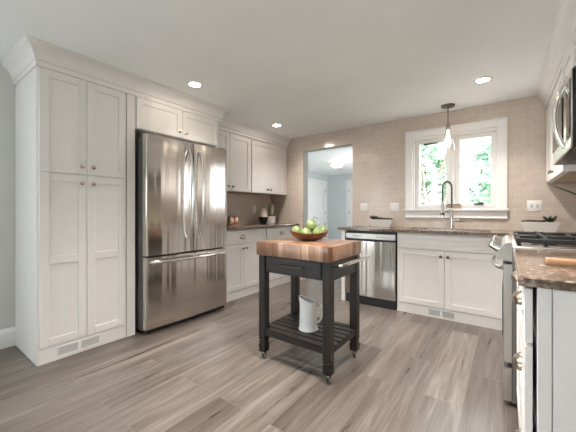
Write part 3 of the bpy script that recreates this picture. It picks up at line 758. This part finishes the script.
# ------------------------------------------------------------------ things on counters and walls
def rosette(b, cx, cy, z, n, L, w, tilt, jit=.2):
    for k in range(n):
        a = 2*PI*k/n+random.uniform(-jit, jit); l = L*random.uniform(.75, 1.1); e = tilt+random.uniform(-.25, .25); d = Vector((math.cos(a)*math.cos(e), math.sin(a)*math.cos(e), math.sin(e)))
        o = Vector((cx, cy, z)); tube(b, [o, o+d*l*.35, o+d*l*.75+Vector((0, 0, l*.03)), o+d*l], [w*.5, w, w*.7, w*.08], 6)
def planter(name, label, loc, w, wb, d, h, seed, rosettes):
    random.seed(seed)
    t = thing(name, label, 'planter', loc)
    b = nb(); q = .004
    def loop(hw, hd, z): return [b.verts.new((x*hw, y*hd, z)) for x, y in ((-1, -1), (1, -1), (1, 1), (-1, 1))]
    R = [loop(wb/2, d*.36, 0), loop(w/2, d/2, h), loop(w/2-.006, d/2-.006, h), loop(w/2-.012, d/2-.012, h-.014)]
    b.faces.new(R[0]); b.faces.new(R[-1])
    for A_, B_ in zip(R, R[1:]):
        for k in range(4): b.faces.new((A_[k], A_[(k+1) % 4], B_[(k+1) % 4], B_[k]))
    bmesh.ops.bevel(b, geom=b.edges[:], offset=.002, segments=2, affect='EDGES')
    mk('pot', b, M['ceramic'], t)
    b = nb(); box(b, -w/2+.014, w/2-.014, -d/2+.014, d/2-.014, h-.013, h-.004); mk('soil', b, M['soil'], t, smooth=0)
    for x, n, L, wd, tl, m in rosettes:
        b = nb(); rosette(b, x, 0, h-.008, n, L, wd, tl); mk('succulent', b, M[m], t, smooth=60)
planter('planter', 'white rectangular planter of low succulents on the counter left of the window', (-1.312, 3.86, .9155), .31, .235, .11, .095, 3,
        [(-.105, 22, .075, .008, .8, 'succ'), (-.04, 20, .05, .010, .6, 'succ'), (.03, 20, .048, .010, .5, 'succ'), (.10, 18, .045, .010, .5, 'succ')])
planter('planter', 'white rectangular planter with spiky succulent on the back counter right of window', (.267, 3.83, .9155), .305, .235, .12, .098, 5,
        [(.085, 24, .085, .008, .8, 'succ'), (.02, 18, .045, .009, .5, 'succ'), (-.05, 18, .042, .010, .5, 'succ'), (-.11, 16, .04, .010, .5, 'succ')])
# sill box
t = thing('sill_planter', 'small wooden box of three little plants on the window sill', 'planter', (-.496, 3.995, 1.146))
b = nb(); 
for a in ((-.08, .08, -.022, -.017), (-.08, .08, .017, .022), (-.08, -.075, -.017, .017), (.075, .08, -.017, .017)): box(b, *a, 0, .046)
box(b, -.075, .075, -.017, .017, 0, .006); mk('box', b, M['crate'], t, smooth=0)
b = nb(); box(b, -.075, .075, -.017, .017, .006, .036); mk('soil', b, M['soil'], t, smooth=0)
random.seed(11)
for x in (-.052, .008, .054):
    b = nb(); rosette(b, x, 0, .036, 14, .03, .006, .7); mk('succulent', b, M['succ'], t, smooth=60)

# left counter
t = thing('tray', 'small pale wooden tray on the left counter beside the refrigerator', 'tray', (-3.10, 2.90, .915), .1)
b = nb(); box(b, -.09, .09, -.125, .125, 0, .008, .003); mk('base', b, M['crate'], t)
b = nb()
for s in (-1, 1): box(b, s*.088, s*.082, -.125, .125, .008, .018, .002); box(b, -.082, .082, s*.125, s*.119, .008, .018, .002)
mk('rim', b, M['crate'], t)
def canister(loc, lab):
    t = thing('canister', lab, 'canister', loc)
    b = nb(); lathe(b, [(0, 0), (.042, 0), (.044, .004), (.044, .112), (.041, .116), (0, .116)], 28); mk('body', b, M['copper'], t)
    b = nb(); lathe(b, [(0, .116), (.034, .116), (.034, .122), (.008, .126), (.008, .132), (.011, .138), (0, .141)], 24); mk('lid', b, M['darknickel'], t)
    return t
c1 = canister((-3.075, 2.845, .923), 'copper canister on the wooden tray, nearer the refrigerator')
dup(c1, (-3.095, 2.955, .923), 0, 'copper canister on the wooden tray, farther from the refrigerator')
t = thing('vase', 'egg-shaped two-tone vase, cream above black, on left counter', 'vase', (-3.12, 3.59, .915))
b = nb(); pr = [(0, 0), (.040, 0), (.046, .004), (.062, .05), (.069, .10), (.070, .112)]; lathe(b, pr, 32); mk('base', b, M['navy'], t)
b = nb(); lathe(b, [(.070, .112), (.068, .14), (.060, .185), (.046, .222), (.031, .243), (.026, .248), (.022, .244), (.036, .22), (.045, .19), (0, .15)], 32); mk('top', b, M['cream'], t)
t = thing('potted_plant', 'white square pot with pale variegated snake plant on left counter', 'plant', (-3.10, 3.765, .915), .2)
b = nb(); box(b, -.056, .056, -.056, .056, 0, .125, .004, 2); mk('pot', b, M['ceramic'], t)
b = nb(); box(b, -.048, .048, -.048, .048, .125, .140, .003); mk('dark_rim', b, M['soil'], t)
random.seed(4); b = nb(); b2 = nb()
for k in range(20):
    a = random.uniform(0, 2*PI); r = random.uniform(.005, .034); x, y = r*math.cos(a), r*math.sin(a); h = random.uniform(.12, .19); lx, ly = math.cos(a)*.02, math.sin(a)*.02
    tube(b if k % 4 else b2, [(x, y, .138), (x+lx*.3, y+ly*.3, .138+h*.4), (x+lx*.7, y+ly*.7, .138+h*.8), (x+lx, y+ly, .138+h)], [.014, .026, .022, .003], 8, .25, up=(math.cos(a), math.sin(a), 0))
mk('leaves', b, M['varieg'], t, smooth=60); mk('green_leaves', b2, M['spiky'], t, smooth=60)

# right counter: board and the plant whose leaf reaches into the picture
t = thing('cutting_board', 'narrow tan wooden board lying on the right counter', 'cutting board', (.33, 1.52, .915))
b = nb(); box(b, -.205, .205, -.03, .03, 0, .024, .004, 2); mk('board', b, M['board'], t)
t = thing('potted_plant', 'arching long-leaved potted plant on right counter, one leaf tip in view', 'plant', (.50, 1.86, .915))
b = nb(); lathe(b, [(0, 0), (.05, 0), (.07, .11), (.074, .11), (.074, .125), (.064, .125), (.060, .11), (0, .108)], 24); mk('pot', b, M['ceramic'], t)
def blade(tip, mid):
    b = nb(); P = [Vector((0, 0, .11)), Vector(mid), Vector(tip)]; pts = []
    for i in range(13):
        u = i/12; pts.append(P[0]*(1-u)**2+P[1]*2*u*(1-u)+P[2]*u*u)
    tube(b, pts, [.004+.008*math.sin(PI*min(.98, .15+.85*i/12)) if i < 12 else .0008 for i in range(13)], 8, .3)
    mk('leaf', b, M['spiky'], t, smooth=60)
blade((-.352, -.24, .312), (-.17, -.12, .235))
for tip, mid in (((.10, -.22, .24), (.03, -.08, .3)), ((-.02, .22, .34), (0, .06, .32)), ((.11, .10, .36), (.03, .03, .3)), ((.02, -.05, .46), (0, 0, .3)), ((.12, -.08, .30), (.05, -.02, .3))): blade(tip, mid)

# switch and outlet plates
def plate(label, loc, rz, gangs, kind, group):
    t = thing('wall_plate', label, 'switch plate' if kind != 'socket' else 'outlet', loc, rz, group)
    w = .072 if gangs == 1 else .120
    b = nb(); box(b, -w/2, w/2, -.006, 0, -.059, .059, .003, 2); mk('cover', b, M['outlet'], t)
    for g in range(gangs):
        cx = 0 if gangs == 1 else (-.024, .024)[g]; b = nb()
        if kind == 'rocker': box(b, cx-.0185, cx+.0185, -.0072, -.006, -.035, .035); mk('switch_frame', b, M['slot'], t, smooth=0); b = nb(); box(b, cx-.0165, cx+.0165, -.0095, -.006, -.033, .033, .002); mk('rocker_switch', b, M['outlet'], t)
        elif kind == 'toggle': box(b, cx-.0075, cx+.0075, -.0072, -.006, -.015, .017); mk('switch_frame', b, M['slot'], t, smooth=0); b = nb(); box(b, cx-.005, cx+.005, -.018, -.006, -.004, .012, .002); mk('toggle_switch', b, M['outlet'], t)
        else:
            for z in (-.021, .021):
                for x in (-.006, .006): box(b, cx+x-.0012, cx+x+.0012, -.0075, -.006, z-.004, z+.006)
                box(b, cx-.002, cx+.002, -.0075, -.006, z-.012, z-.008)
            mk('socket', b, M['slot'], t, smooth=0)
G = 'white plates on the tiled walls'
plate('double switch plate on the tile beside the doorway', (-1.605, YB-.001, 1.167), 0, 2, 'rocker', G)
plate('double switch plate on the tile just left of the window', (-1.192, YB-.001, 1.167), 0, 2, 'rocker', G)
plate('double switch plate on the tile right of the window', (.242, YB-.001, 1.173), 0, 2, 'toggle', G)
plate('single outlet plate on left tiled wall under the wall cabinets', (XL+.009, 3.575, 1.15), PI/2, 1, 'socket', G)

# ------------------------------------------------------------------ lamps
def can(loc, lab, energy=28, tilt=0):
    t = thing('recessed_light', lab, 'ceiling light', loc, group='recessed ceiling lights')
    b = nb(); lathe(b, [(.050, -.001), (.078, -.001), (.080, -.004), (.076, -.008), (.052, -.008), (.048, -.004), (.050, -.001)], 32); mk('trim_ring', b, M['trim'], t)
    b = nb(); lathe(b, [(0, -.003), (.05, -.003), (.05, -.006), (0, -.0065)], 32); mk('lens', b, M['lens'], t)
    lamp('spot', 'SPOT', (0, 0, -.03), (tilt*.8, -tilt, 0), energy, (1, .94, .885), t, spot_size=math.radians(128), spot_blend=1.0, shadow_soft_size=.06)
    return t
k0 = can((-2.369, 1.745, H), 'recessed ceiling light above the refrigerator', 16, .3)
k4 = can((-2.575, 3.25, H), 'recessed ceiling light near the left back wall cabinets', 14, .36)
k1 = can((-.168, 3.24, H), 'recessed ceiling light near the sink, right of the pendant', 18)
k2 = can((-.35, 1.35, H), 'added unseen ceiling light over the aisle between cart and range', 36)  # fill lamp above the view, added to brighten the middle of the room
k3 = can((-1.1, 1.15, H), 'added unseen ceiling light over the open floor near the camera', 24)  # second added fill lamp out of view, lights pantry fronts and floor

t = thing('pendant_light', 'small glass pendant lamp hanging in front of the kitchen window', 'pendant lamp', (-.529, 3.796, 0))
b = nb(); lathe(b, [(0, H), (.070, H), (.071, H-.010), (.066, H-.018), (.012, H-.022), (0, H-.022)], 32); mk('canopy', b, M['darknickel'], t)
b = nb(); lathe(b, [(0, 2.11), (.0055, 2.11), (.0055, H-.02), (0, H-.02)], 10); mk('rod', b, M['darknickel'], t)
b = nb(); lathe(b, [(0, 2.115), (.014, 2.113), (.022, 2.10), (.022, 2.045), (.018, 2.04), (0, 2.04)], 20); mk('socket', b, M['nickel'], t)
b = nb(); lathe(b, [(0, 2.042), (.013, 2.04), (.014, 2.01), (.020, 1.975), (.030, 1.93), (.033, 1.90), (.029, 1.87), (.016, 1.845), (0, 1.838)], 20); mk('bulb', b, M['bulb'], t)
b = nb(); lathe(b, [(.023, 2.06), (.026, 2.03), (.032, 2.00), (.052, 1.93), (.066, 1.86), (.072, 1.815), (.070, 1.815), (.064, 1.86), (.050, 1.93), (.030, 2.0), (.024, 2.03), (.021, 2.06), (.023, 2.06)], 32); mk('glass_shade', b, M['shade'], t)
lamp('pendant_glow', 'POINT', (0, 0, 1.80), (0, 0, 0), .02, (1, .78, .55), t, shadow_soft_size=.04)

t = thing('flush_ceiling_light', 'round frosted ceiling light in the hall beyond the doorway', 'ceiling light', (-3.29, 6.5, 0))
b = nb(); lathe(b, [(0, H), (.10, H), (.10, H-.02), (.03, H-.03), (.012, H-.04), (.012, H-.16), (.02, H-.19), (0, H-.2)], 24); mk('mount', b, M['nickel'], t)
b = nb(); lathe(b, [(.155, H-.075), (.15, H-.09), (.125, H-.125), (.07, H-.15), (0, H-.158), (0, H-.151), (.07, H-.143), (.12, H-.118), (.145, H-.085), (.155, H-.075)], 32); mk('glass_bowl', b, M['dome'], t)
for k in range(3):
    a = k*2*PI/3+.35; b = nb(); tube(b, [(.02*math.cos(a), .02*math.sin(a), H-.04), (.15*math.cos(a), .15*math.sin(a), H-.05), (.172*math.cos(a), .172*math.sin(a), H-.07)], .006, 8)
    mk('arm', b, M['nickel'], t)
lamp('hall_glow', 'POINT', (0, 0, H-.12), (0, 0, 0), .3, (1, .95, .88), t, shadow_soft_size=.08)

# ------------------------------------------------------------------ outside
b = nb(); box(b, -1.6, 8, 4.3, 16, -.4, -.3); struct('ground', b, M['lawn'])
def tree(loc, label, R, zc, n, seed):
    random.seed(seed); t = thing('tree', label, 'tree', loc, group='trees outside the window')
    b = nb(); tube(b, [(0, 0, 0), (.05, .02, zc*.4), (-.03, .03, zc*.8), (.04, 0, zc+R*.3)], [.11, .09, .07, .03], 10)
    for k in range(7):
        a = k*2.4; tube(b, [(0, 0, zc*.55+.1*k), (math.cos(a)*R*.4, math.sin(a)*R*.4, zc*.75+.12*k), (math.cos(a)*R*.8, math.sin(a)*R*.8, zc+.15*k)], [.04, .025, .01], 7)
    mk('trunk', b, M['bark'], t, smooth=60)
    b = nb(); cl = [(Vector((random.gauss(0, .45), random.gauss(0, .45), random.gauss(0, .5)))*R, random.uniform(.25, .5)*R) for _ in range(16)]
    for i in range(n):
        c, r = random.choice(cl); p = c+Vector((random.gauss(0, 1), random.gauss(0, 1), random.gauss(0, 1))).normalized()*r*random.random()**.4+Vector((0, 0, zc))
        u = Vector((random.gauss(0, 1), random.gauss(0, 1), random.gauss(0, .5))).normalized(); v = u.cross(Vector((random.gauss(0, 1), random.gauss(0, 1), random.gauss(0, 1)))).normalized(); s = random.uniform(.05, .10)
        b.faces.new([b.verts.new(p+q) for q in (u*s*1.5, v*s*.7+u*s*.2, -u*s*1.3, -v*s*.7+u*s*.2)])
    mk('foliage', b, M['tree'], t, smooth=0)
tree((-1.30, 6.5, -.3), 'pale sunlit leafy tree seen through the left window pane', .95, 2.2, 2600, 21)
tree((-.55, 9.6, -.3), 'pale sunlit leafy tree seen through the right window pane', 1.15, 2.4, 3000, 22)
